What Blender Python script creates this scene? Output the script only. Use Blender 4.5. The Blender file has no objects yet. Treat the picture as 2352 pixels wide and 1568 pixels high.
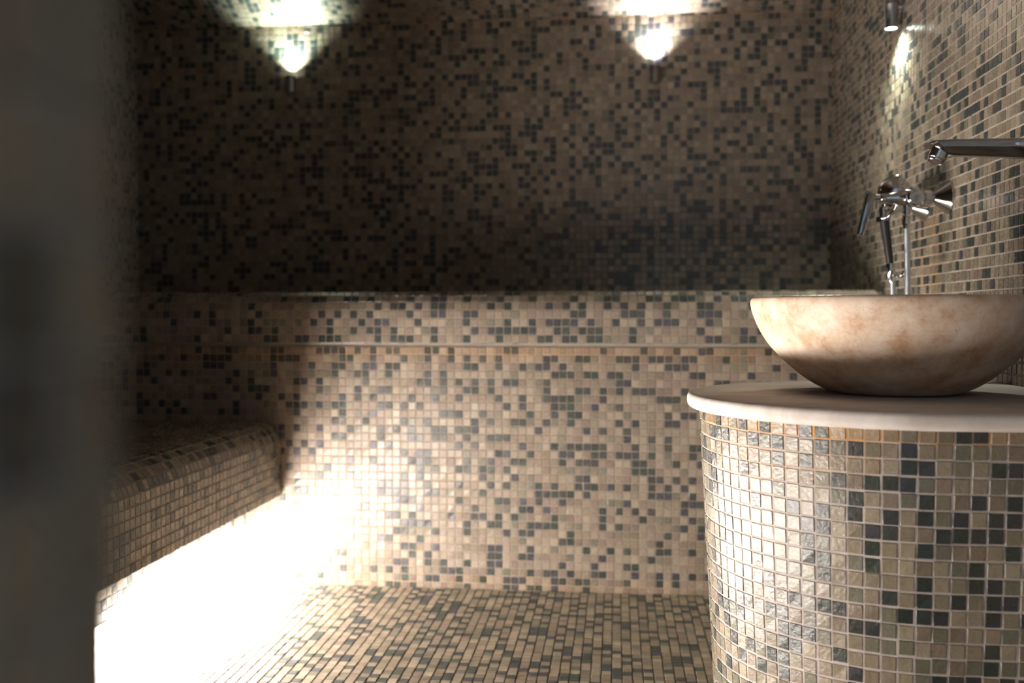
import bpy, bmesh, math, random
import numpy as np
from mathutils import Vector, Matrix

# ------------------------------------------------------------------ camera, world, exposure, big lights
scene = bpy.context.scene
C = scene.collection
H = 0.6865                       # height of the camera above the wet-room floor (floor is z = 0)
cam_d = bpy.data.cameras.new('camera'); cam = bpy.data.objects.new('camera', cam_d); C.objects.link(cam)
cam.location = (0, 0, H)
cam.rotation_euler = (math.radians(90 - 1.43), 0, math.radians(5.97))
cam_d.sensor_width = 36; cam_d.lens = 36 * 2287 / 2352
cam_d.clip_start = 0.01
cam_d.dof.use_dof = True; cam_d.dof.focus_distance = 1.50; cam_d.dof.aperture_fstop = 3.4
scene.camera = cam
scene.view_settings.view_transform = 'Standard'
scene.view_settings.look = 'None'
scene.view_settings.gamma = 1
scene.view_settings.use_curve_mapping = False
scene.view_settings.exposure = 0.14

world = bpy.data.worlds.new('world'); scene.world = world; world.use_nodes = True
world.node_tree.nodes['Background'].inputs[0].default_value = (0.62, 0.80, 1.0, 1)
world.node_tree.nodes['Background'].inputs[1].default_value = 0.48

LED_POWER = 62.0                 # emission strength of the light strip under the low bench
SCONCE_W = 14.0                   # watts of each small wall spot


def add_spot(name, parent, loc, direction, watts, angle, blend, size, color):
    l = bpy.data.lights.new(name, 'SPOT'); l.energy = watts; l.spot_size = math.radians(angle); l.spot_blend = blend
    l.shadow_soft_size = size; l.color = color
    o = bpy.data.objects.new(name, l); C.objects.link(o)
    o.location = loc; o.rotation_euler = Vector(direction).to_track_quat('-Z', 'Y').to_euler()
    if parent is not None:
        o.parent = parent
    return o


# ------------------------------------------------------------------ materials
def new_mat(name):
    m = bpy.data.materials.new(name); m.use_nodes = True
    nt = m.node_tree; b = nt.nodes['Principled BSDF']
    return m, nt, b


def mat_tile(name, rough=0.33, bump=0.10):
    m, nt, b = new_mat(name); N = nt.nodes; L = nt.links
    at = N.new('ShaderNodeAttribute'); at.attribute_name = 'tilecol'
    tc = N.new('ShaderNodeTexCoord')
    n1 = N.new('ShaderNodeTexNoise'); n1.inputs['Scale'].default_value = 900; n1.inputs['Detail'].default_value = 3
    n2 = N.new('ShaderNodeTexNoise'); n2.inputs['Scale'].default_value = 170; n2.inputs['Detail'].default_value = 3
    L.new(tc.outputs['Object'], n1.inputs['Vector']); L.new(tc.outputs['Object'], n2.inputs['Vector'])
    mp = N.new('ShaderNodeMapRange'); mp.inputs['From Min'].default_value = .25; mp.inputs['From Max'].default_value = .75
    mp.inputs['To Min'].default_value = .80; mp.inputs['To Max'].default_value = 1.22
    L.new(n1.outputs['Fac'], mp.inputs['Value'])
    mx = N.new('ShaderNodeVectorMath'); mx.operation = 'SCALE'
    L.new(at.outputs['Color'], mx.inputs[0]); L.new(mp.outputs['Result'], mx.inputs['Scale'])
    L.new(mx.outputs['Vector'], b.inputs['Base Color'])
    r = N.new('ShaderNodeMapRange'); r.inputs['To Min'].default_value = rough - .08; r.inputs['To Max'].default_value = rough + .12
    L.new(n2.outputs['Fac'], r.inputs['Value']); L.new(r.outputs['Result'], b.inputs['Roughness'])
    ad = N.new('ShaderNodeMath'); ad.operation = 'MULTIPLY_ADD'; ad.inputs[1].default_value = .25
    L.new(n1.outputs['Fac'], ad.inputs[0]); L.new(n2.outputs['Fac'], ad.inputs[2])
    bp = N.new('ShaderNodeBump'); bp.inputs['Strength'].default_value = bump; bp.inputs['Distance'].default_value = .004
    L.new(ad.outputs[0], bp.inputs['Height']); L.new(bp.outputs['Normal'], b.inputs['Normal'])
    b.inputs['IOR'].default_value = 1.52
    return m


def mat_grout(name):
    m, nt, b = new_mat(name); N = nt.nodes; L = nt.links
    at = N.new('ShaderNodeAttribute'); at.attribute_name = 'tilecol'
    tc = N.new('ShaderNodeTexCoord')
    n1 = N.new('ShaderNodeTexNoise'); n1.inputs['Scale'].default_value = 60; n1.inputs['Detail'].default_value = 4
    L.new(tc.outputs['Object'], n1.inputs['Vector'])
    mp = N.new('ShaderNodeMapRange'); mp.inputs['From Min'].default_value = .25; mp.inputs['From Max'].default_value = .75
    mp.inputs['To Min'].default_value = .78; mp.inputs['To Max'].default_value = 1.15
    L.new(n1.outputs['Fac'], mp.inputs['Value'])
    mx = N.new('ShaderNodeVectorMath'); mx.operation = 'SCALE'
    L.new(at.outputs['Color'], mx.inputs[0]); L.new(mp.outputs['Result'], mx.inputs['Scale'])
    L.new(mx.outputs['Vector'], b.inputs['Base Color'])
    b.inputs['Roughness'].default_value = .8
    return m


def mat_stone(name, c1, c2, c3, scale, rough=.5, pits=False, stretch=(1, 1, 1)):
    m, nt, b = new_mat(name); N = nt.nodes; L = nt.links
    tc = N.new('ShaderNodeTexCoord'); mpg = N.new('ShaderNodeMapping'); mpg.inputs['Scale'].default_value = stretch
    L.new(tc.outputs['Object'], mpg.inputs['Vector'])
    n1 = N.new('ShaderNodeTexNoise'); n1.inputs['Scale'].default_value = scale; n1.inputs['Detail'].default_value = 7
    n1.inputs['Roughness'].default_value = .72; n1.inputs['Distortion'].default_value = .1
    L.new(mpg.outputs['Vector'], n1.inputs['Vector'])
    cr = N.new('ShaderNodeValToRGB'); e = cr.color_ramp.elements
    e[0].position = .36; e[0].color = (*c1, 1); e[1].position = .66; e[1].color = (*c3, 1)
    k = e.new(.52); k.color = (*c2, 1)
    L.new(n1.outputs['Fac'], cr.inputs['Fac'])
    out = cr.outputs['Color']
    n2 = N.new('ShaderNodeTexNoise'); n2.inputs['Scale'].default_value = scale * 26; n2.inputs['Detail'].default_value = 4
    L.new(mpg.outputs['Vector'], n2.inputs['Vector'])
    n3 = N.new('ShaderNodeTexNoise'); n3.inputs['Scale'].default_value = scale * 2.2; n3.inputs['Detail'].default_value = 2
    L.new(tc.outputs['Object'], n3.inputs['Vector'])
    if pits:
        # small rusty flecks of the stone, denser in patches
        ad = N.new('ShaderNodeMath'); ad.operation = 'MULTIPLY_ADD'; ad.inputs[1].default_value = .55
        L.new(n3.outputs['Fac'], ad.inputs[0]); L.new(n2.outputs['Fac'], ad.inputs[2])
        r2 = N.new('ShaderNodeValToRGB'); r2.color_ramp.elements[0].position = .93; r2.color_ramp.elements[1].position = .99
        L.new(ad.outputs[0], r2.inputs['Fac'])
        mix = N.new('ShaderNodeMix'); mix.data_type = 'RGBA'
        ml = N.new('ShaderNodeMath'); ml.operation = 'MULTIPLY'; ml.inputs[1].default_value = .75
        L.new(r2.outputs['Color'], ml.inputs[0])
        L.new(ml.outputs[0], mix.inputs[0]); L.new(out, mix.inputs[6]); mix.inputs[7].default_value = (.40, .21, .11, 1)
        out = mix.outputs[2]
    L.new(out, b.inputs['Base Color'])
    b.inputs['Roughness'].default_value = rough
    bp = N.new('ShaderNodeBump'); bp.inputs['Strength'].default_value = .12; bp.inputs['Distance'].default_value = .002
    L.new(n2.outputs['Fac'], bp.inputs['Height']); L.new(bp.outputs['Normal'], b.inputs['Normal'])
    return m


def mat_metal(name, col=(.78, .78, .79), rough=.07):
    m, nt, b = new_mat(name); N = nt.nodes; L = nt.links
    b.inputs['Base Color'].default_value = (*col, 1); b.inputs['Metallic'].default_value = 1
    tc = N.new('ShaderNodeTexCoord'); n = N.new('ShaderNodeTexNoise'); n.inputs['Scale'].default_value = 70; n.inputs['Detail'].default_value = 4
    L.new(tc.outputs['Object'], n.inputs['Vector'])
    r = N.new('ShaderNodeMapRange'); r.inputs['To Min'].default_value = rough * .6; r.inputs['To Max'].default_value = rough * 1.9
    L.new(n.outputs['Fac'], r.inputs['Value']); L.new(r.outputs['Result'], b.inputs['Roughness'])
    return m


def mat_plain(name, col, rough=.5, metallic=0):
    m, nt, b = new_mat(name); N = nt.nodes; L = nt.links
    tc = N.new('ShaderNodeTexCoord'); n = N.new('ShaderNodeTexNoise'); n.inputs['Scale'].default_value = 25
    L.new(tc.outputs['Object'], n.inputs['Vector'])
    cr = N.new('ShaderNodeValToRGB'); cr.color_ramp.elements[0].color = (*[c * .88 for c in col], 1); cr.color_ramp.elements[1].color = (*[min(1, c * 1.1) for c in col], 1)
    L.new(n.outputs['Fac'], cr.inputs['Fac']); L.new(cr.outputs['Color'], b.inputs['Base Color'])
    b.inputs['Roughness'].default_value = rough; b.inputs['Metallic'].default_value = metallic
    return m


def mat_emit(name, col, strength):
    m = bpy.data.materials.new(name); m.use_nodes = True; nt = m.node_tree
    for n in list(nt.nodes):
        nt.nodes.remove(n)
    o = nt.nodes.new('ShaderNodeOutputMaterial'); e = nt.nodes.new('ShaderNodeEmission')
    e.inputs[0].default_value = (*col, 1); e.inputs[1].default_value = strength
    nt.links.new(e.outputs[0], o.inputs[0])
    return m


M_TILE = mat_tile('mosaic_tile', .27, .22)
M_TILE_WALL = mat_tile('mosaic_tile_wall', .24, .055)
M_TILE_FLOOR = mat_tile('mosaic_tile_floor', .60, .10)
M_GROUT = mat_grout('mosaic_grout')
M_BASIN = mat_stone('travertine', (.41, .255, .15), (.55, .43, .325), (.64, .545, .45), 24, .62, True)
M_COUNTER = mat_stone('limestone', (.47, .41, .365), (.54, .49, .45), (.60, .555, .52), 11, .8, False, (1, 5, 1))
M_CHROME = mat_metal('chrome', (.58, .58, .60), .06)
M_SPOUT = mat_metal('darkened_chrome', (.36, .37, .39), .09)  # chrome with a darkened colour standing in for dim reflections on spout and lever
M_BRUSHED = mat_metal('brushed_steel', (.42, .41, .41), .25)
M_HOSE = mat_metal('metal_hose', (.62, .66, .72), .30)
M_BLACK = mat_plain('black_plastic', (.015, .015, .016), .28)
M_PLASTER = mat_plain('plaster', (.30, .28, .25), .8)
M_LED = mat_emit('light_strip_glow', (1.0, .905, .83), LED_POWER)
M_LENS_G = mat_emit('lens_glow_cool', (.88, 1.0, .90), 22)
M_LENS_P = mat_emit('lens_glow_neutral', (1.0, .97, .95), 22)


# ------------------------------------------------------------------ helpers
def tag(o, label=None, cat=None, group=None, kind=None):
    if label: o['label'] = label
    if cat: o['category'] = cat
    if group: o['group'] = group
    if kind: o['kind'] = kind
    return o


def thing(name, label, cat, loc=(0, 0, 0), group=None):
    o = bpy.data.objects.new(name, None); C.objects.link(o); o.location = loc; o.empty_display_size = .05
    return tag(o, label, cat, group)


def link(name, me, mats, parent=None, smooth=None):
    o = bpy.data.objects.new(name, me); C.objects.link(o)
    for m in mats:
        me.materials.append(m)
    if parent is not None:
        o.parent = parent
        o.matrix_parent_inverse = Matrix.Translation(-parent.location)
    if smooth is not None:
        me.shade_smooth() if smooth is True else None
        if smooth is not True:
            bm = bmesh.new(); bm.from_mesh(me)
            for f in bm.faces: f.smooth = True
            for e in bm.edges:
                e.smooth = (not e.is_manifold) or e.calc_face_angle(0) < math.radians(smooth)
            bm.to_mesh(me); bm.free()
    return o


def bm_obj(name, bm, mats, parent=None, smooth=40, weld=True):
    if weld:
        bmesh.ops.remove_doubles(bm, verts=bm.verts, dist=1e-6)
    bmesh.ops.recalc_face_normals(bm, faces=bm.faces)
    me = bpy.data.meshes.new(name); bm.to_mesh(me); bm.free()
    return link(name, me, mats if isinstance(mats, list) else [mats], parent, smooth)


def frame(axis):
    a = Vector(axis).normalized()
    h = Vector((0, 0, 1)) if abs(a.z) < .9 else Vector((1, 0, 0))
    u = a.cross(h).normalized(); v = a.cross(u).normalized()
    return a, u, v


def lathe(bm, origin, axis, prof, seg=40, sx=1.0, sy=1.0):
    """prof: list of (distance along axis, radius)"""
    a, u, v = frame(axis); o = Vector(origin); rings = []
    for t, r in prof:
        if r < 1e-7:
            rings.append([bm.verts.new(o + a * t)])
        else:
            rings.append([bm.verts.new(o + a * t + (u * math.cos(2 * math.pi * i / seg) * sx + v * math.sin(2 * math.pi * i / seg) * sy) * r) for i in range(seg)])
    for A, B in zip(rings, rings[1:]):
        for i in range(seg):
            j = (i + 1) % seg
            if len(A) == 1 and len(B) == 1: continue
            if len(A) == 1: bm.faces.new((A[0], B[i], B[j]))
            elif len(B) == 1: bm.faces.new((A[i], B[0], A[j]))
            else: bm.faces.new((A[i], B[i], B[j], A[j]))
    return bm


def tube(bm, pts, rad, seg=16, cap=True):
    pts = [Vector(p) for p in pts]; n = len(pts); rings = []; u = None
    for i, p in enumerate(pts):
        t = (pts[min(i + 1, n - 1)] - pts[max(i - 1, 0)]).normalized()
        if u is None:
            _, u, _ = frame(t)
        u = (u - t * u.dot(t)).normalized(); v = t.cross(u)
        r = rad(i / (n - 1)) if callable(rad) else rad
        rings.append([bm.verts.new(p + (u * math.cos(2 * math.pi * k / seg) + v * math.sin(2 * math.pi * k / seg)) * r) for k in range(seg)])
    for A, B in zip(rings, rings[1:]):
        for i in range(seg):
            j = (i + 1) % seg; bm.faces.new((A[i], B[i], B[j], A[j]))
    if cap:
        bm.faces.new(rings[0]); bm.faces.new(list(reversed(rings[-1])))
    return bm


def smooth_path(P, n=12):
    P = [Vector(p) for p in P]; out = []
    for i in range(len(P) - 1):
        p0 = P[max(i - 1, 0)]; p1 = P[i]; p2 = P[i + 1]; p3 = P[min(i + 2, len(P) - 1)]
        for k in range(n):
            t = k / n
            out.append(.5 * ((2 * p1) + (-p0 + p2) * t + (2 * p0 - 5 * p1 + 4 * p2 - p3) * t * t + (-p0 + 3 * p1 - 3 * p2 + p3) * t ** 3))
    out.append(P[-1]); return out


def box(bm, lo, hi):
    x0, y0, z0 = lo; x1, y1, z1 = hi
    v = [bm.verts.new(p) for p in [(x0, y0, z0), (x1, y0, z0), (x1, y1, z0), (x0, y1, z0), (x0, y0, z1), (x1, y0, z1), (x1, y1, z1), (x0, y1, z1)]]
    for f in [(0, 3, 2, 1), (4, 5, 6, 7), (0, 1, 5, 4), (1, 2, 6, 5), (2, 3, 7, 6), (3, 0, 4, 7)]:
        bm.faces.new([v[i] for i in f])
    return v


def loft(bm, sections):
    R = [[bm.verts.new(p) for p in s] for s in sections]; n = len(R[0])
    for A, B in zip(R, R[1:]):
        for i in range(n):
            j = (i + 1) % n; bm.faces.new((A[i], B[i], B[j], A[j]))
    bm.faces.new(list(reversed(R[0]))); bm.faces.new(R[-1])
    return bm


# ------------------------------------------------------------------ the mosaic: every tile a small raised, chamfered, slightly uneven quad
BEIGE = np.array([[.50, .42, .31], [.45, .37, .27], [.40, .32, .23], [.38, .30, .235], [.36, .31, .22], [.335, .265, .20], [.42, .335, .26], [.47, .40, .30]])
OLIVE = np.array([[.26, .245, .175], [.27, .26, .20]])
DARK = np.array([[.066, .076, .062], [.058, .068, .060], [.070, .072, .075], [.085, .088, .075], [.062, .078, .066], [.075, .078, .088]])


def mosaic(name, f, i0, i1, j0, j1, seed, parent=None, mat=None, dark=None, p_dark=.22, known=None, keep=None, grout=(.36, .29, .235), stain=None,
           gap=.055, rise=.0011, tilt=.00022, jit=.012, tint=(1, 1, 1), p_olive=.10, dk_gain=1.35):
    """f(u, v) -> positions (n,3), normals (n,3); cells are the integer squares [i0,i1) x [j0,j1)"""
    rng = np.random.default_rng(seed)
    I, J = np.meshgrid(np.arange(i0, i1), np.arange(j0, j1), indexing='ij'); I = I.ravel(); J = J.ravel(); n = len(I)
    isd = rng.random(n) < p_dark
    if known is not None:
        kn = known(I, J)
        dset = set(dark)
        listed = np.array([(a, b) in dset for a, b in zip(I.tolist(), J.tolist())])
        isd = np.where(kn, listed, isd)
    col = BEIGE[rng.integers(0, len(BEIGE), n)].copy()
    ol = rng.random(n) < p_olive; col[ol] = OLIVE[rng.integers(0, 2, ol.sum())]
    col[isd] = DARK[rng.integers(0, len(DARK), isd.sum())] * dk_gain
    col *= (1 + rng.normal(0, .06, (n, 1))) * np.array(tint) * np.array([.505, .495, .505])
    gcol = np.tile(np.array(grout) * .57, (n, 1)) * (1 + rng.normal(0, .05, (n, 1)))
    if stain is not None:
        s = stain(I, J, rng)[:, None]
        gcol = gcol * (1 - s) + np.array([.50, .27, .11]) * s
        col = col * (1 - .45 * s) + col * np.array([1.15, .80, .50]) * .45 * s
    if keep is not None:
        k = keep(I + .5, J + .5); I, J, col, gcol = I[k], J[k], col[k], gcol[k]; n = len(I)
    dI = rng.normal(0, jit, n); dJ = rng.normal(0, jit, n)
    offs = [(0, 0), (1, 0), (1, 1), (0, 1)]
    V = []
    # grout bed
    for a, b in offs:
        P, _ = f(I + a * 1.0, J + b * 1.0); V.append(P)
    g0 = gap; g1 = gap + .035
    for a, b in offs:
        sa = 1 - 2 * a; sb = 1 - 2 * b
        P, _ = f(I + a + sa * g0 + dI, J + b + sb * g0 + dJ); V.append(P)
    for a, b in offs:
        sa = 1 - 2 * a; sb = 1 - 2 * b
        P, Nn = f(I + a + sa * g1 + dI, J + b + sb * g1 + dJ)
        V.append(P + Nn * (rise + rng.normal(0, tilt, n))[:, None])
    V = np.stack(V, 1).reshape(-1, 3)          # n*12
    base = (np.arange(n) * 12)[:, None]
    quads = [[0, 1, 2, 3], [8, 9, 10, 11], [4, 5, 9, 8], [5, 6, 10, 9], [6, 7, 11, 10], [7, 4, 8, 11]]
    F = (base[:, None, :] + np.array(quads)[None]).reshape(-1, 4)
    # orientation: make the top face look along the surface normal
    P0, N0 = f(I[:1] + .5, J[:1] + .5)
    t = V[8:12]; nn = np.cross(t[1] - t[0], t[3] - t[0])
    if np.dot(nn, N0[0]) < 0:
        F = F[:, ::-1]
    me = bpy.data.meshes.new(name)
    me.vertices.add(len(V)); me.vertices.foreach_set('co', V.astype(np.float32).ravel())
    me.loops.add(len(F) * 4); me.loops.foreach_set('vertex_index', F.astype(np.int32).ravel())
    me.polygons.add(len(F)); me.polygons.foreach_set('loop_start', (np.arange(len(F)) * 4).astype(np.int32))
    mi = np.tile(np.array([1, 0, 0, 0, 0, 0], np.int32), n); me.polygons.foreach_set('material_index', mi)
    me.polygons.foreach_set('use_smooth', np.zeros(len(F), bool))
    me.update(calc_edges=True)
    at = me.color_attributes.new('tilecol', 'FLOAT_COLOR', 'POINT')
    cc = np.ones((n, 12, 4), np.float32); cc[:, :4, :3] = gcol[:, None, :]; cc[:, 4:, :3] = col[:, None, :]
    at.data.foreach_set('color', cc.ravel())
    return link(name, me, [mat or M_TILE_WALL, M_GROUT], parent)


def plane_f(origin, du, dv, nrm):
    o = np.array(origin, float); du = np.array(du, float); dv = np.array(dv, float); nr = np.array(nrm, float)

    def f(u, v):
        P = o + np.asarray(u)[:, None] * du + np.asarray(v)[:, None] * dv
        return P, np.tile(nr, (len(P), 1))
    return f


def profile_f(path, along, origin, pitch, apitch):
    """path: list of 2D segments ('l',p0,p1) or ('a',centre,r,a0,a1) in the cross plane; v = arc length / pitch, u along the axis."""
    segs = []; s = 0
    for sg in path:
        if sg[0] == 'l':
            p0, p1 = np.array(sg[1], float), np.array(sg[2], float); L = np.linalg.norm(p1 - p0)
        else:
            L = abs(sg[4] - sg[3]) * sg[2]
        segs.append((s, s + L, sg)); s += L
    total = s

    def f(u, v):
        u = np.asarray(u, float); v = np.asarray(v, float) * pitch
        q = np.zeros((len(v), 2)); nn = np.zeros((len(v), 2))
        for k, (a, b, sg) in enumerate(segs):
            m = (v >= a - 1e-9) & (v < b + 1e-9) if k < len(segs) - 1 else (v >= a - 1e-9)
            if k == 0: m = v < b + 1e-9
            t = v[m] - a
            if sg[0] == 'l':
                p0, p1 = np.array(sg[1], float), np.array(sg[2], float); d = (p1 - p0) / np.linalg.norm(p1 - p0)
                q[m] = p0 + t[:, None] * d; nn[m] = np.array(sg[3], float)
            else:
                c, r, a0, a1 = np.array(sg[1], float), sg[2], sg[3], sg[4]; th = a0 + np.sign(a1 - a0) * t / r
                q[m] = c + r * np.stack([np.cos(th), np.sin(th)], 1); nn[m] = np.stack([np.cos(th), np.sin(th)], 1)
        al = origin + u * apitch
        if along == 'x':
            return np.stack([al, q[:, 0], q[:, 1]], 1), np.stack([al * 0, nn[:, 0], nn[:, 1]], 1)
        return np.stack([q[:, 0], al, q[:, 1]], 1), np.stack([nn[:, 0], al * 0, nn[:, 1]], 1)
    return f, total


T = .02
XR, XL = .644, -1.547            # right and left wall
YU, YL_, YS = 3.10, 2.47, 2.45   # upper back wall, riser of the high bench, its nose
YF = .165                        # inner face of the front wall, the camera stands in its doorway
ZC = H + .926                    # where the ceiling springs from the back wall

# ------------------------------------------------------------------ setting
fl = mosaic('floor', plane_f((XL, -.3, 0), (T, 0, 0), (0, T, 0), (0, 0, 1)), 0, 110, 0, 139, 11, mat=M_TILE_FLOOR, grout=(.14, .105, .07), p_dark=.22, gap=.06, tint=(1.38, 1.36, 1.28))
tag(fl, kind='structure')
wb = mosaic('wall_back', plane_f((XR + .01, YU, ZC + .012), (-T, 0, 0), (0, 0, -T), (0, -1, 0)), 0, 110, 0, 45, 12, p_dark=.285,
            stain=lambda I, J, r: np.clip(.5 - J * .25, 0, 1) * (r.random(len(I)) < .6), grout=(.34, .275, .225))
tag(wb, kind='structure')
wr = mosaic('wall_right', plane_f((XR, YU, ZC + .62), (0, -T, 0), (0, 0, -T), (-1, 0, 0)), 0, 168, 0, 112, 13, p_dark=.24, grout=(.56, .475, .41), gap=.06, tint=(.88, .92, .90),
            stain=lambda I, J, r: ((I > 43) & (I < 52) & (J > 63) & (J < 75)) * np.clip(r.random(len(I)) * 1.1 - .2, 0, 1) + .55 * (I < 6) * r.random(len(I)))
tag(wr, kind='structure')
wl = mosaic('wall_left', plane_f((XL, YF, H * 0 + .415), (0, T, 0), (0, 0, T), (1, 0, 0)), 0, 147, 0, 82, 14, p_dark=.23)
tag(wl, kind='structure')
# ceiling: slopes up from the back wall, then runs level to the front
A = math.radians(27); NS = 38
ys = YU - NS * T * math.cos(A); zs = ZC + NS * T * math.sin(A)
cp, _ = profile_f([('l', (YU, ZC), (ys, zs), (-math.sin(A), -math.cos(A))), ('l', (ys, zs), (YF - .5, zs), (0, -1))], 'x', XL, T, T)
ce = mosaic('ceiling', cp, 0, 110, 0, NS + 135, 15, p_dark=.22)
tag(ce, kind='structure')

# front wall with the doorway the camera looks through (only its left jamb is in view)
XJ = -.0865
fw = bpy.data.objects.new('wall_front', None); C.objects.link(fw); tag(fw, kind='structure')
mosaic('jamb', plane_f((XJ, YF, 0), (0, -T, 0), (0, 0, T), (1, 0, 0)), 0, 12, 0, 106, 16, parent=fw, p_dark=.14, tint=(.66, .72, .70), grout=(.34, .34, .33))
mosaic('inner_face', plane_f((XJ, YF, 0), (-T, 0, 0), (0, 0, T), (0, 1, 0)), 0, 73, 0, 106, 17, parent=fw, p_dark=.22)
bm = bmesh.new(); box(bm, (XL, YF - .24, 0), (XJ - .002, YF - .002, 2.2)); box(bm, (XJ - .002, YF - .24, 2.12), (XR, YF - .002, 2.2))
bm_obj('masonry', bm, M_PLASTER, fw)

# ------------------------------------------------------------------ high bench (tiled, built along the back wall)
z_nose = H - .0665; z_top = H + .064; R1 = .054; PS = .0205
hb = thing('tiled_bench', 'high mosaic tiled bench with rounded edge, running the full width of the back wall', 'bench', (-.2, 2.6, 0))
path = [('l', (YS + .02, z_nose), (YS, z_nose), (0, -1)), ('l', (YS, z_nose), (YS, z_top - R1), (-1, 0)),
        ('a', (YS + R1, z_top - R1), R1, math.pi, math.pi / 2), ('l', (YS + R1, z_top), (YU, z_top), (0, 1))]
pf, tot = profile_f(path, 'x', -.1852 - .5 * PS, PS, PS)
F = {1: [0, 1, 3, 4, 6, 7, 11, 20, 21, 24, 25, -20, -18, -17, -16, -13, -9, -5],
     2: [-2, -1, 2, 3, 5, 6, 7, 11, 19, 24, 26, -23, -21, -20, -18, -13, -8, -6, -5, -4, -3],
     3: [-1, 1, 2, 3, 4, 6, 9, 12, 14, 15, 16, 20, -22, -20, -19, -15, -9, -4],
     4: [4, 5, 10, 11, 12, 15, 19, 20, 21, -23, -21, -16, -13, -12, -9, -8],
     5: [1, 3, 5, 8, 10, 12, 15, 19, 20, 25, -20, -18, -17, -15, -13, -12, -6, -4],
     6: [-1, 4, 8, 9, 13, 14, 16, 17, 18, 21, 23, 24, 25, -24, -23, -21, -16, -13, -12, -9, -5],
     7: [17, 19, 22, 24, -12, -10, -4, -3, 9, 12, 14]}
dk = [(k, r) for r, ks in F.items() for k in ks]
seat = mosaic('seat', pf, -67, 41, 0, int(tot / PS), 21, parent=hb, dark=dk, known=lambda I, J: (I >= -24) & (I <= 26) & (J >= 1) & (J <= 7), grout=(.42, .35, .295),
              p_olive=.06, keep=lambda I, J: (I < 40.5))
pv = .01985; zr = H - .0758
R = {1: [8, 13, 17, 20, 21, 25, 28, 29, -23, -21, -19, -18, -14, -13, -11, -4, -3, -34, -33, -28, -27, -26, -25],
     2: [1, 2, 5, 6, 10, 11, 12, 14, 15, 16, 18, 19, 22, 29, -24, -21, -17, -14, -11, -9, -7, -5, -34, -33, -32, -31, -25],
     3: [-2, 0, 1, 3, 12, 16, 17, 18, 30, -22, -21, -19, -18, -9, -8, -5, -34, -29, -26, -25],
     4: [2, 3, 4, 6, 7, 9, 10, 19, 20, 22, 24, 26, 27, 28, 29, 31, -23, -22, -19, -14, -12, -34, -26],
     5: [1, 10, 11, 22, -22, -15, -14, -12, -10, -8, -6, -4, -3, -31, -30, -28],
     6: [1, 5, 6, 8, 10, 12, 13, 14, 18, -23, -20, -19, -12, -9, -8, -6, -36, -35, -28],
     7: [-2, 1, 2, 3, 4, 8, 15, 16, 17, -23, -21, -16, -13, -10, -5, -36, -33, -31, -25],
     8: [-2, 2, 3, 4, 7, 10, -20, -19, -17, -15, -4, -32, -31, -30, -28, -26, -25],
     9: [-1, 2, 4, 5, 16, 18, 19, -21, -12, -11, -10, -7],
     10: [-2, 1, 4, 10, 12, 16, 17, -22, -17, -14, -8, -6, -3],
     11: [0, 6, 8, 11, -20, -18, -16, -13, -12, -10, -9, -8],
     12: [11, 14, 16, -20, -16, -15, -13, -12, -9, -6, -5, -4],
     13: [2, 4, 5, 6, 7, 8, 12, 16, 19, -2, -8, -10, -19, -21],
     14: [-1, 3, 4, 7, 8, 10, 11, 12, 14, 19, -17, -15, -14, -5, -4],
     15: [-2, 3, 5, 6, 7, 12, 13, 17, -21, -16, -15, -14, -9, -6, -3],
     16: [12, 13, 14, -20, -15, -13, -10, -9, -7, -6, -4],
     17: [5, 6, 14, 15, 17, 19, -17, -15, -7, -3],
     18: [0, 2, 5, 6, 7, 9, 11, 14, 16, 18, -23, -20, -19, -17, -14, -10, -6, -4],
     19: [0, 1, 2, 3, 4, 6, 14, 15, 16, 19, -7, -13, -14, -17, -18, -19, -20, -23],
     20: [-2, 0, 3, 11, 18, 19, 20, -4, -5, -10, -16, -17, -18, -22],
     21: [1, 8, 10, 12, 14, 18, -1, -2, -8, -15, -22, -23], 22: [2, 8, 13, 19, -3, -5, -7, -8, -11, -16, -18, -19],
     23: [0, 1, 2, 8, 10, 18, 20, -1, -5, -6, -9, -14, -15, -16, -17], 24: [4, 16, 20, -1, -2, -4, -9, -13, -17, -18],
     25: [3, 4, 15, 20, -15, -19, -20], 26: [6, 9, 11, 15, 16, 19, -1, -5, -6, -13, -16, -17],
     27: [8, 14, -1, -2, -5, -6, -14, -16], 28: [3, 7, 11, 12, 20, -5, -6, -9, -12, -14, -17, -18],
     29: [1, 2, 4, 7, 8, 12, 15, 17, 19, 20, -1, -6, -10, -11, -12, -17, -19, -21],
     30: [2, 3, 5, 6, 11, 15, 17, 21, -2, -3, -4, -7, -10, -13, -14, -17]}
dk = [(k, r) for r, ks in R.items() for k in ks]
riser = mosaic('riser', plane_f((-.2018, YL_, zr + pv), (T, 0, 0), (0, 0, -pv), (0, -1, 0)), -68, 43, 0, 32, 22, parent=hb, dark=dk,
               known=lambda I, J: (J >= 1) & (J <= 30) & (I >= -36) & (I <= 21) & ~((J >= 5) & (I > 19)) & ~((J > 8) & (I < -23)), grout=(.42, .345, .28), p_olive=.06,
               stain=lambda I, J, r: np.clip(1.05 - J * .35, 0, 1) * (.55 + .45 * r.random(len(I))) + .35 * (J > 29) * r.random(len(I)), keep=lambda I, J: J > .5)
# body of the bench behind the tiles
bm = bmesh.new(); box(bm, (XL, YL_ + .004, 0), (XR, YU, z_nose + .004)); box(bm, (XL, YS + R1, z_nose + .004), (XR, YU, z_top - .004))
bm_obj('core', bm, M_PLASTER, hb)

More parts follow.
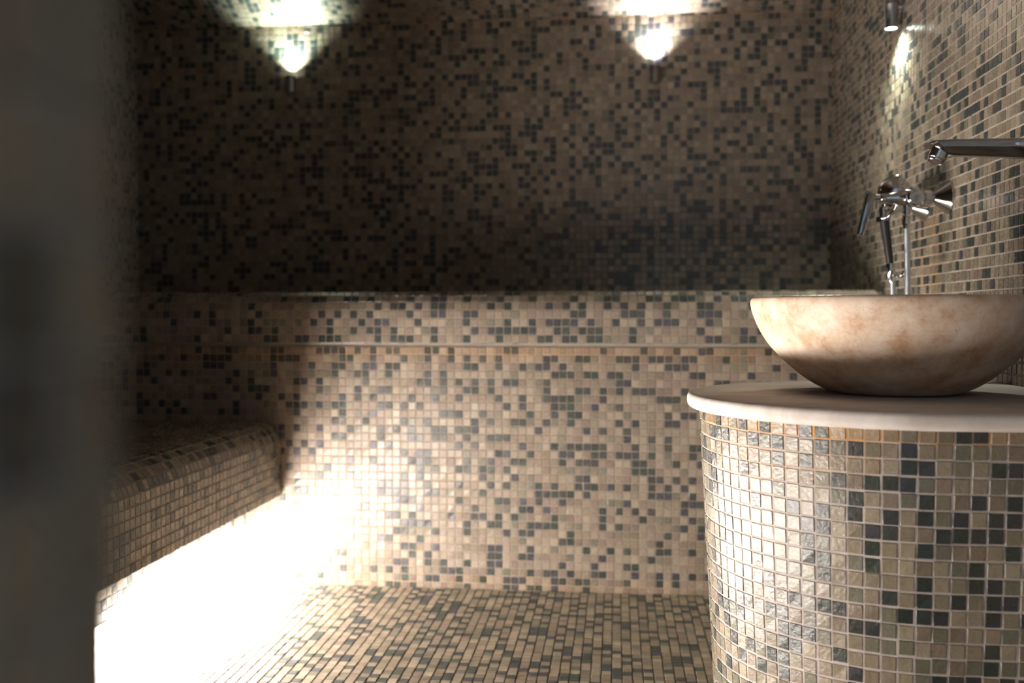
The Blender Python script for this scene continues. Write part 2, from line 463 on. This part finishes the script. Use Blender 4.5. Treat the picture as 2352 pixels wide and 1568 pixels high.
# ------------------------------------------------------------------ low bench along the left wall
XB = -.852; zb0 = H - .456; zb1 = H - .268; R2 = .06
lb = thing('tiled_bench', 'low mosaic tiled bench along the left wall, lit from beneath its overhanging seat', 'bench', (-1.1, 1.3, 0))
path = [('l', (XB - .08, zb0), (XB, zb0), (0, -1)), ('l', (XB, zb0), (XB, zb1 - R2), (1, 0)),
        ('a', (XB - R2, zb1 - R2), R2, 0, math.pi / 2), ('l', (XB - R2, zb1), (XL, zb1), (0, 1))]
pf, tot = profile_f(path, 'y', YL_ - .004, T, -T)
mosaic('seat', pf, 0, 115, 0, int(tot / T), 31, parent=lb, p_dark=.21, p_olive=.2, grout=(.37, .30, .24), tint=(.92, .90, .86))
mosaic('riser', plane_f((XB - .08, YL_, zb0), (0, -T, 0), (0, 0, -T), (1, 0, 0)), 0, 115, 0, 12, 32, parent=lb, p_dark=.22, grout=(.45, .39, .33), keep=lambda I, J: J < 11.5)
bm = bmesh.new(); box(bm, (XL, YF + .003, 0), (XB - .084, YL_, zb0 + .004)); box(bm, (XL, YF + .003, zb0 + .004), (XB - R2, YL_, zb1 - .004))
bm_obj('core', bm, M_PLASTER, lb)

# the light strip standing on the floor under the seat overhang
ls = thing('light_strip', 'glowing white light strip on the floor beneath the low tiled bench', 'light strip', (XB - .055, 1.5, 0))
bm = bmesh.new(); box(bm, (XB - .075, .36, .0022), (XB - .034, 2.467, .13)); bm_obj('diffuser', bm, M_LED, ls, smooth=None)
for ya, yb in ((.350, .3595),):
    bm = bmesh.new(); box(bm, (XB - .076, ya, .0020), (XB - .033, yb, .132)); bm_obj('end_cap', bm, M_BRUSHED, ls, smooth=None)

# ------------------------------------------------------------------ washstand: round-ended tiled pedestal against the right wall with a stone top
CX, CY = .398, 1.487
RD, RP = .293, .274
zt1 = H - .1115; zt0 = H - .134
ws = thing('washstand', 'round-fronted washstand clad in beige and grey mosaic with a cream stone top', 'washstand', (CX, CY, 0))
TH0 = math.radians(-111.7); DTH = T / .2714
slope = .056


def ped(u, v):
    u = np.asarray(u, float); v = np.asarray(v, float)
    z = zt0 + .004 - v * T; r = RP - slope * (zt0 - z)
    th = TH0 + u * DTH
    front = th > -math.pi / 2; back = th < -1.5 * math.pi
    tc = np.clip(th, -1.5 * math.pi, -math.pi / 2)
    x = CX + r * np.cos(tc); y = CY + r * np.sin(tc)
    x = x + np.where(front, (th + math.pi / 2) * .2714, 0) + np.where(back, (-1.5 * math.pi - th) * .2714, 0)
    nr = np.stack([np.cos(tc), np.sin(tc), np.full(len(tc), -slope)], 1)
    return np.stack([x, y, z], 1), nr / np.linalg.norm(nr, axis=1)[:, None]


D = {0: [5, 6, 9, -4, -7, -9, -12, -15, -3], 1: [-1, 2, 9, -3, -6, -8, -11, -12, -13], 2: [2, 3, 7, 8, -4, -6, -15], 3: [0, 1, 2, -2, -9, -13, -14, -15], 4: [-1, 3, 6, 8, -13],
     5: [-1, 1, 3, 5, 7, 8, -3, -5, -8, -9, -13, -14], 6: [0, 1, 4, 5, 6, 7, -3, -4], 7: [0, 3, 8, -4, -11], 8: [0, 6, -3, -4, -8, -12], 9: [3, 6, 7, -3, -12],
     10: [1, 3, 5, 7, 8, -7, -14], 11: [2, 3, 4, 7, 9, -2, -3, -5, -13], 12: [-1, 0, -6, -7, -9, -13, -10], 13: [7, -4, -5, -6, -10, -12, -13], 14: [7, -2, -5, -6, -12, -14],
     15: [-1, 4, 5, 6, 8, 9, -6, -7, -9, -11], 16: [-6, -8, -10, 2, 5, -1, -15], 17: [3, 4, -2, 8, -12]}
dk = [(k, r) for r, ks in D.items() for k in ks]
pdst = mosaic('pedestal', ped, -51, 18, 0, 28, 45, parent=ws, mat=M_TILE, dark=dk, known=lambda I, J: (I >= -15) & (I <= 9) & (J <= 17),
              keep=lambda I, J: ped(I, J)[0][:, 0] < XR - .006, grout=(.64, .56, .51), gap=.055, rise=.0010, tilt=.00028, jit=.022, tint=(.90, .91, .835), p_olive=.28, dk_gain=.98,
              stain=lambda I, J, r: (J < 1) * (.5 + .4 * r.random(len(I))) + ((J < 4) & (I < 1)) * .45 * r.random(len(I)))
me = pdst.data
bm = bmesh.new()


def stadium(r, z, n=64, x1=XR - .002):
    pts = [(x1, CY + r, z)]
    for i in range(n + 1):
        a = math.pi / 2 + math.pi * i / n
        pts.append((CX + r * math.cos(a), CY + r * math.sin(a), z))
    pts.append((x1, CY - r, z)); return pts


loft(bm, [stadium(RP - slope * zt0 - .004, 0), stadium(RP - .004, zt0 - .001)])
bm_obj('core', bm, M_PLASTER, ws, smooth=30)
bm = bmesh.new(); secs = []
rr = .010
for a in range(0, 7):
    t = math.pi / 2 * a / 6; secs.append(stadium(RD - rr + rr * math.sin(t), zt0 + rr - rr * math.cos(t)))
for a in range(0, 7):
    t = math.pi / 2 * a / 6; q = .008; secs.append(stadium(RD - q + q * math.cos(t), zt1 - q + q * math.sin(t)))
loft(bm, secs); bm_obj('countertop', bm, M_COUNTER, ws, smooth=35)

# ------------------------------------------------------------------ stone vessel basin
BX, BY = .405, 1.506
bz = zt1
prof_out = [(.0, 0), (.0, .070), (.0015, .088), (.006, .101), (.0145, .117), (.026, .1335), (.040, .150), (.055, .1655), (.072, .180), (.092, .1925), (.112, .2010), (.126, .2050), (.1335, .2055),
            (.1375, .2040), (.1392, .2010), (.1385, .1955), (.134, .190), (.110, .182), (.085, .168), (.060, .145), (.040, .118), (.027, .085), (.020, .045), (.018, 0)]
sp = smooth_path([(t, r, 0) for t, r in prof_out], 5)
bs = thing('basin', 'cream travertine bowl basin standing on the round stone countertop', 'basin', (BX, BY, bz))
bm = bmesh.new(); lathe(bm, (BX, BY, bz + .0004), (0, 0, 1), [(max(p.x, 0), max(p.y, 0) if i < len(sp) - 1 else 0) for i, p in enumerate(sp)], 128)
bm_obj('bowl', bm, M_BASIN, bs, smooth=60)
bm = bmesh.new(); lathe(bm, (BX, BY, bz + .0186), (0, 0, 1), [(0, 0), (0, .022), (.002, .022), (.003, .019), (.0022, 0)], 32)
bm_obj('drain', bm, M_CHROME, bs)

# ------------------------------------------------------------------ basin faucet: flat spout reaching out from the right wall
FY = 1.413
fz = H + .2265
fa = thing('basin_faucet', 'chrome wall spout with a slanted tip reaching over the stone basin', 'faucet', (XR, FY, fz))
bm = bmesh.new(); secs = []
for t, x, hh, w, dz in [(0, XR - .001, .0145, .0230, -.002), (.2, .60, .0140, .0225, -.0015), (.5, .545, .0126, .0215, -.0005), (.8, .485, .0112, .0205, .0008), (.95, .448, .0104, .0195, .0014), (1, .436, .0096, .0185, .0016)]:
    ring = []
    for i in range(28):
        a = 2 * math.pi * i / 28; c, s = math.cos(a), math.sin(a)
        e = .30
        yy = w * math.copysign(abs(c) ** e, c); zz = hh * math.copysign(abs(s) ** e, s)
        k = 1 if zz > -.35 * hh else 1 - .55 * (-.35 - zz / hh) / .65
        ring.append((x + (.010 * (zz / hh) * -1 if t > .9 else 0) * (t - .8) / .2, FY + yy * k, fz + dz + zz))
    secs.append(ring)
# nose: slanted face closing over the outlet
ring = []
for (x, y, z) in secs[-1]:
    ring.append((x - .008, FY + (y - FY) * .72, fz + .004 + (z - fz - .004) * .62))
secs.append(ring)
loft(bm, secs); bm_obj('spout', bm, M_SPOUT, fa, smooth=28)
ax = Vector((-.42, -.05, -.90)).normalized(); o = Vector((.4365, FY, fz - .0035))
bm = bmesh.new(); lathe(bm, o, ax, [(-.006, .0), (-.006, .0118), (.010, .0118), (.0105, .0106), (.0135, .0106), (.0142, .0098), (.0135, .0088), (.0122, .0088), (.0122, 0)], 36)
out_fa = bm_obj('outlet', bm, M_CHROME, fa)
bm = bmesh.new(); lathe(bm, o, ax, [(.0118, 0), (.0118, .0087), (.0133, .0085), (.0136, 0)], 24)
bm_obj('aerator', bm, M_BRUSHED, out_fa)
bm = bmesh.new(); lathe(bm, (.548, FY - .0195, fz + .0035), (0, -1, 0), [(0, 0), (0, .0215), (.0022, .0205), (.0034, .015), (.0036, 0)], 40, 1.0, .26)
bm_obj('control_inset', bm, M_CHROME, fa)
bm = bmesh.new(); lathe(bm, (XR, FY, fz - .001), (-1, 0, 0), [(.0015, 0), (.0015, .036), (.006, .036), (.009, .033), (.009, 0)], 48); bm_obj('wall_plate', bm, M_CHROME, fa)

# ------------------------------------------------------------------ shower mixer on the right wall
MY, MZ = 2.022, H + .2315
MX = XR - .0015
mx = thing('shower_mixer', 'exposed chrome shower mixer with cone shaped wall rosettes and a lever handle', 'mixer tap', (XR, MY, MZ))
for k, yy in enumerate((MY, MY + .150)):
    bm = bmesh.new(); lathe(bm, (MX, yy, MZ), (-1, 0, 0), [(0, 0), (0, .0325), (.0025, .0325), (.005, .030), (.029, .0095), (.031, .0095), (.031, 0)], 48)
    bm_obj('rosette', bm, M_CHROME, mx)
    bm = bmesh.new(); lathe(bm, (MX - .031, yy, MZ), (-1, 0, 0), [(0, 0), (0, .0125), (.002, .0142), (.015, .0142), (.017, .0125), (.017, 0)], 6 if False else 32)
    bm_obj('union_nut', bm, M_CHROME, mx)
XM = XR - .066
bm = bmesh.new(); lathe(bm, (XM, MY - .020, MZ), (0, 1, 0), [(0, 0), (0, .014), (.003, .0175), (.187, .0175), (.190, .014), (.190, 0)], 40)
bm_obj('body', bm, M_CHROME, mx)
bm = bmesh.new(); lathe(bm, (XM, MY, MZ), (-1, 0, 0), [(.0, 0), (.0, .0165), (.020, .0165), (.0215, .0155), (.0225, .0148), (.034, .0125), (.044, .0098), (.062, .0093), (.0635, .0080), (.0635, 0)], 40)
bm_obj('cartridge_neck', bm, M_CHROME, mx)
bm = bmesh.new(); lathe(bm, (XM - .0645, MY, MZ), (-1, 0, 0), [(0, 0), (0, .0078), (.017, .0078), (.0185, .006), (.0185, 0)], 32)
bm_obj('lever_hub', bm, M_CHROME, mx)
bm = bmesh.new()
tx = XM - .081
L0 = Vector((tx, MY, MZ + .010)); L1 = Vector((tx - .022, MY - .004, MZ - .072)); d = (L1 - L0); nrm = Vector((-1, 0, .27)).normalized()
secs = []
for s, w, th in [(0, .0080, .0080), (.04, .0090, .0095), (.5, .0088, .0078), (.93, .0082, .0062), (1, .0066, .0050)]:
    c = L0 + d * s; ring = []
    for i in range(16):
        a = 2 * math.pi * i / 16; ca, sa = math.cos(a), math.sin(a)
        ring.append(tuple(c + Vector((0, 1, 0)) * (w * math.copysign(abs(ca) ** .35, ca)) + nrm * (th * math.copysign(abs(sa) ** .5, sa))))
    secs.append(ring)
loft(bm, secs); bm_obj('lever', bm, M_SPOUT, mx, smooth=35)
# outlet on the underside
XO = XM - .014
bm = bmesh.new(); lathe(bm, (XO, MY, MZ - .012), (0, 0, -1), [(0, 0), (0, .0085), (.008, .0085), (.009, .0072), (.020, .0072), (.021, 0)], 28); bm_obj('outlet', bm, M_CHROME, mx)
# cradle for the hand shower
bm = bmesh.new(); tube(bm, smooth_path([(XM - .030, MY + .006, MZ - .008), (XM - .034, MY + .012, MZ - .022), (XM - .044, MY + .020, MZ - .034), (XM - .052, MY + .03, MZ - .036)], 8), .0035, 12)
bm_obj('cradle_arm', bm, M_CHROME, mx)
HX, HY = XM - .052, MY + .045
HX += .006; ring_c = Vector((HX, HY, MZ - .036))
bm = bmesh.new(); lathe(bm, ring_c, (-.10, 0, 1), [(-.005, .0105), (-.005, .0135), (.005, .0135), (.005, .0105), (-.005, .0105)], 28); bm_obj('cradle_ring', bm, M_CHROME, mx)

# hand shower hanging in the cradle
hs = thing('hand_shower', 'chrome hand shower with a black handle hanging in the mixer cradle', 'hand shower', tuple(ring_c))
ha = Vector((.14, .02, -1)).normalized(); hb0 = ring_c + Vector((.0, 0, .012))
top = hb0; bot = hb0 + ha * .115
bm = bmesh.new(); tube(bm, [top + ha * .012, top + ha * .02, top + ha * .05, top + ha * .08, top + ha * .102], lambda s: .0098 - .0030 * s, 24); bm_obj('handle', bm, M_BLACK, hs)
bm = bmesh.new(); tube(bm, smooth_path([top + ha * .014, top, top + Vector((.000, 0, .010)), top + Vector((.006, -.006, .022))], 6), .0080, 20); bm_obj('neck', bm, M_CHROME, hs)
hc = top + Vector((.021, .0, .040)); hax = Vector((-.74, -.38, -.36)).normalized()
bm = bmesh.new(); lathe(bm, hc - hax * .006, hax, [(.040, 0), (.039, .009), (.034, .019), (.024, .0275), (.012, .0325), (.0, .0340), (-.006, .0340), (-.007, .033), (-.007, 0)], 48); head = bm_obj('head', bm, M_CHROME, hs)
bm = bmesh.new(); lathe(bm, hc - hax * .0135, hax, [(0, 0), (-.0015, .022), (.0, .0315), (.001, 0)], 40); bm_obj('spray_plate', bm, M_BRUSHED, head)
bm = bmesh.new(); lathe(bm, top, ha, [(.102, 0), (.102, .0080), (.107, .0088), (.130, .0084), (.133, .0066), (.142, .0060), (.142, 0)], 28); bm_obj('hose_nut', bm, M_CHROME, hs)
end = top + ha * .1425

# hose: from the mixer outlet down and back up to the handset
ho = thing('shower_hose', 'grey metal shower hose looping down from the mixer to the hand shower', 'hose', (XO, MY, MZ - .034))
s0 = Vector((XO, MY, MZ - .034))
P = [s0 + Vector((0, 0, -.012)), s0 + Vector((.003, 0, -.10)), s0 + Vector((.006, .002, -.26)), s0 + Vector((.004, .010, -.42)), s0 + Vector((-.010, .025, -.50)),
     Vector((end.x + .012, end.y, .20)) + Vector((0, 0, .0)), Vector((end.x + .010, end.y, .32)), end + Vector((.006, 0, -.12)), end + Vector((.002, 0, -.04)), end + Vector((0, 0, .0))]
bm = bmesh.new(); pp = smooth_path(P, 40)
seg = 14
tube(bm, pp, lambda s: .0056 + .00035 * math.sin(s * 2 * math.pi * 180), seg); bm_obj('hose', bm, M_HOSE, ho, smooth=60)
bm = bmesh.new(); lathe(bm, s0, (0, 0, -1), [(0, 0), (0, .0078), (.016, .0078), (.022, .0058), (.026, .0058), (.026, 0)], 28); bm_obj('ferrule', bm, M_CHROME, ho)
# clip that ties the lower end of the handset to the hose
bm = bmesh.new(); tube(bm, smooth_path([(end.x, end.y, end.z + .018), (end.x + .010, end.y - .012, end.z + .012), (XO - .006, MY + .012, end.z + .014), (XO + .002, MY + .009, end.z + .022)], 8), .0032, 12)
bm_obj('hose_clip', bm, M_CHROME, hs)


# ------------------------------------------------------------------ small cylindrical wall lights
def wall_light(loc, wall_n, up, label, lens, color, watts, length=.052, r=.0165, off=.030, angle=108):
    w = thing('wall_light', label, 'wall light', loc, 'small cylindrical wall lights')
    p = Vector(loc) + Vector(wall_n) * off; d = Vector((0, 0, 1 if up else -1))
    bm = bmesh.new(); lathe(bm, p - d * length, d, [(0, 0), (0, r - .001), (.001, r), (length * .42, r), (length * .43, r + .0006), (length * .47, r + .0006), (length * .48, r), (length, r), (length, r - .002), (length - .006, r - .002), (length - .006, 0)], 40)
    hsg = bm_obj('housing', bm, M_BRUSHED, w)
    bm = bmesh.new(); lathe(bm, p, d, [(-.005, 0), (-.005, r - .0025), (-.002, r - .0028), (-.002, 0)], 32); bm_obj('lens', bm, lens, hsg)
    q = Vector(loc) - d * length * .5
    bm = bmesh.new(); lathe(bm, q + Vector(wall_n) * .0015, wall_n, [(0, 0), (0, .015), (.003, .015), (.004, .006), (off - r + .002, .006), (off - r + .002, 0)], 24); bm_obj('wall_mount', bm, M_BRUSHED, w)
    s = add_spot('bulb', None, p + d * .003, d, watts, angle, 1.0, r * .45, color)
    s.parent = w; s.matrix_parent_inverse = Matrix.Translation(-w.location)
    return w


wall_light((-1.024, YU, H + .757), (0, -1, 0), True, 'left of the two small wall uplights below the ceiling, cool greenish glow', M_LENS_G, (.80, 1.0, .86), SCONCE_W * 1.5)
wall_light((.114, YU, H + .760), (0, -1, 0), True, 'right of the two small wall uplights below the ceiling, neutral white glow', M_LENS_P, (1.0, .96, .95), SCONCE_W * 1.5)
wall_light((XR, 2.35, H + .652), (-1, 0, 0), False, 'chrome cylinder downlight high on the right wall above the shower mixer', M_LENS_G, (.95, 1.0, .86), SCONCE_W * 1.2, length=.10, r=.0150, off=.026, angle=140)
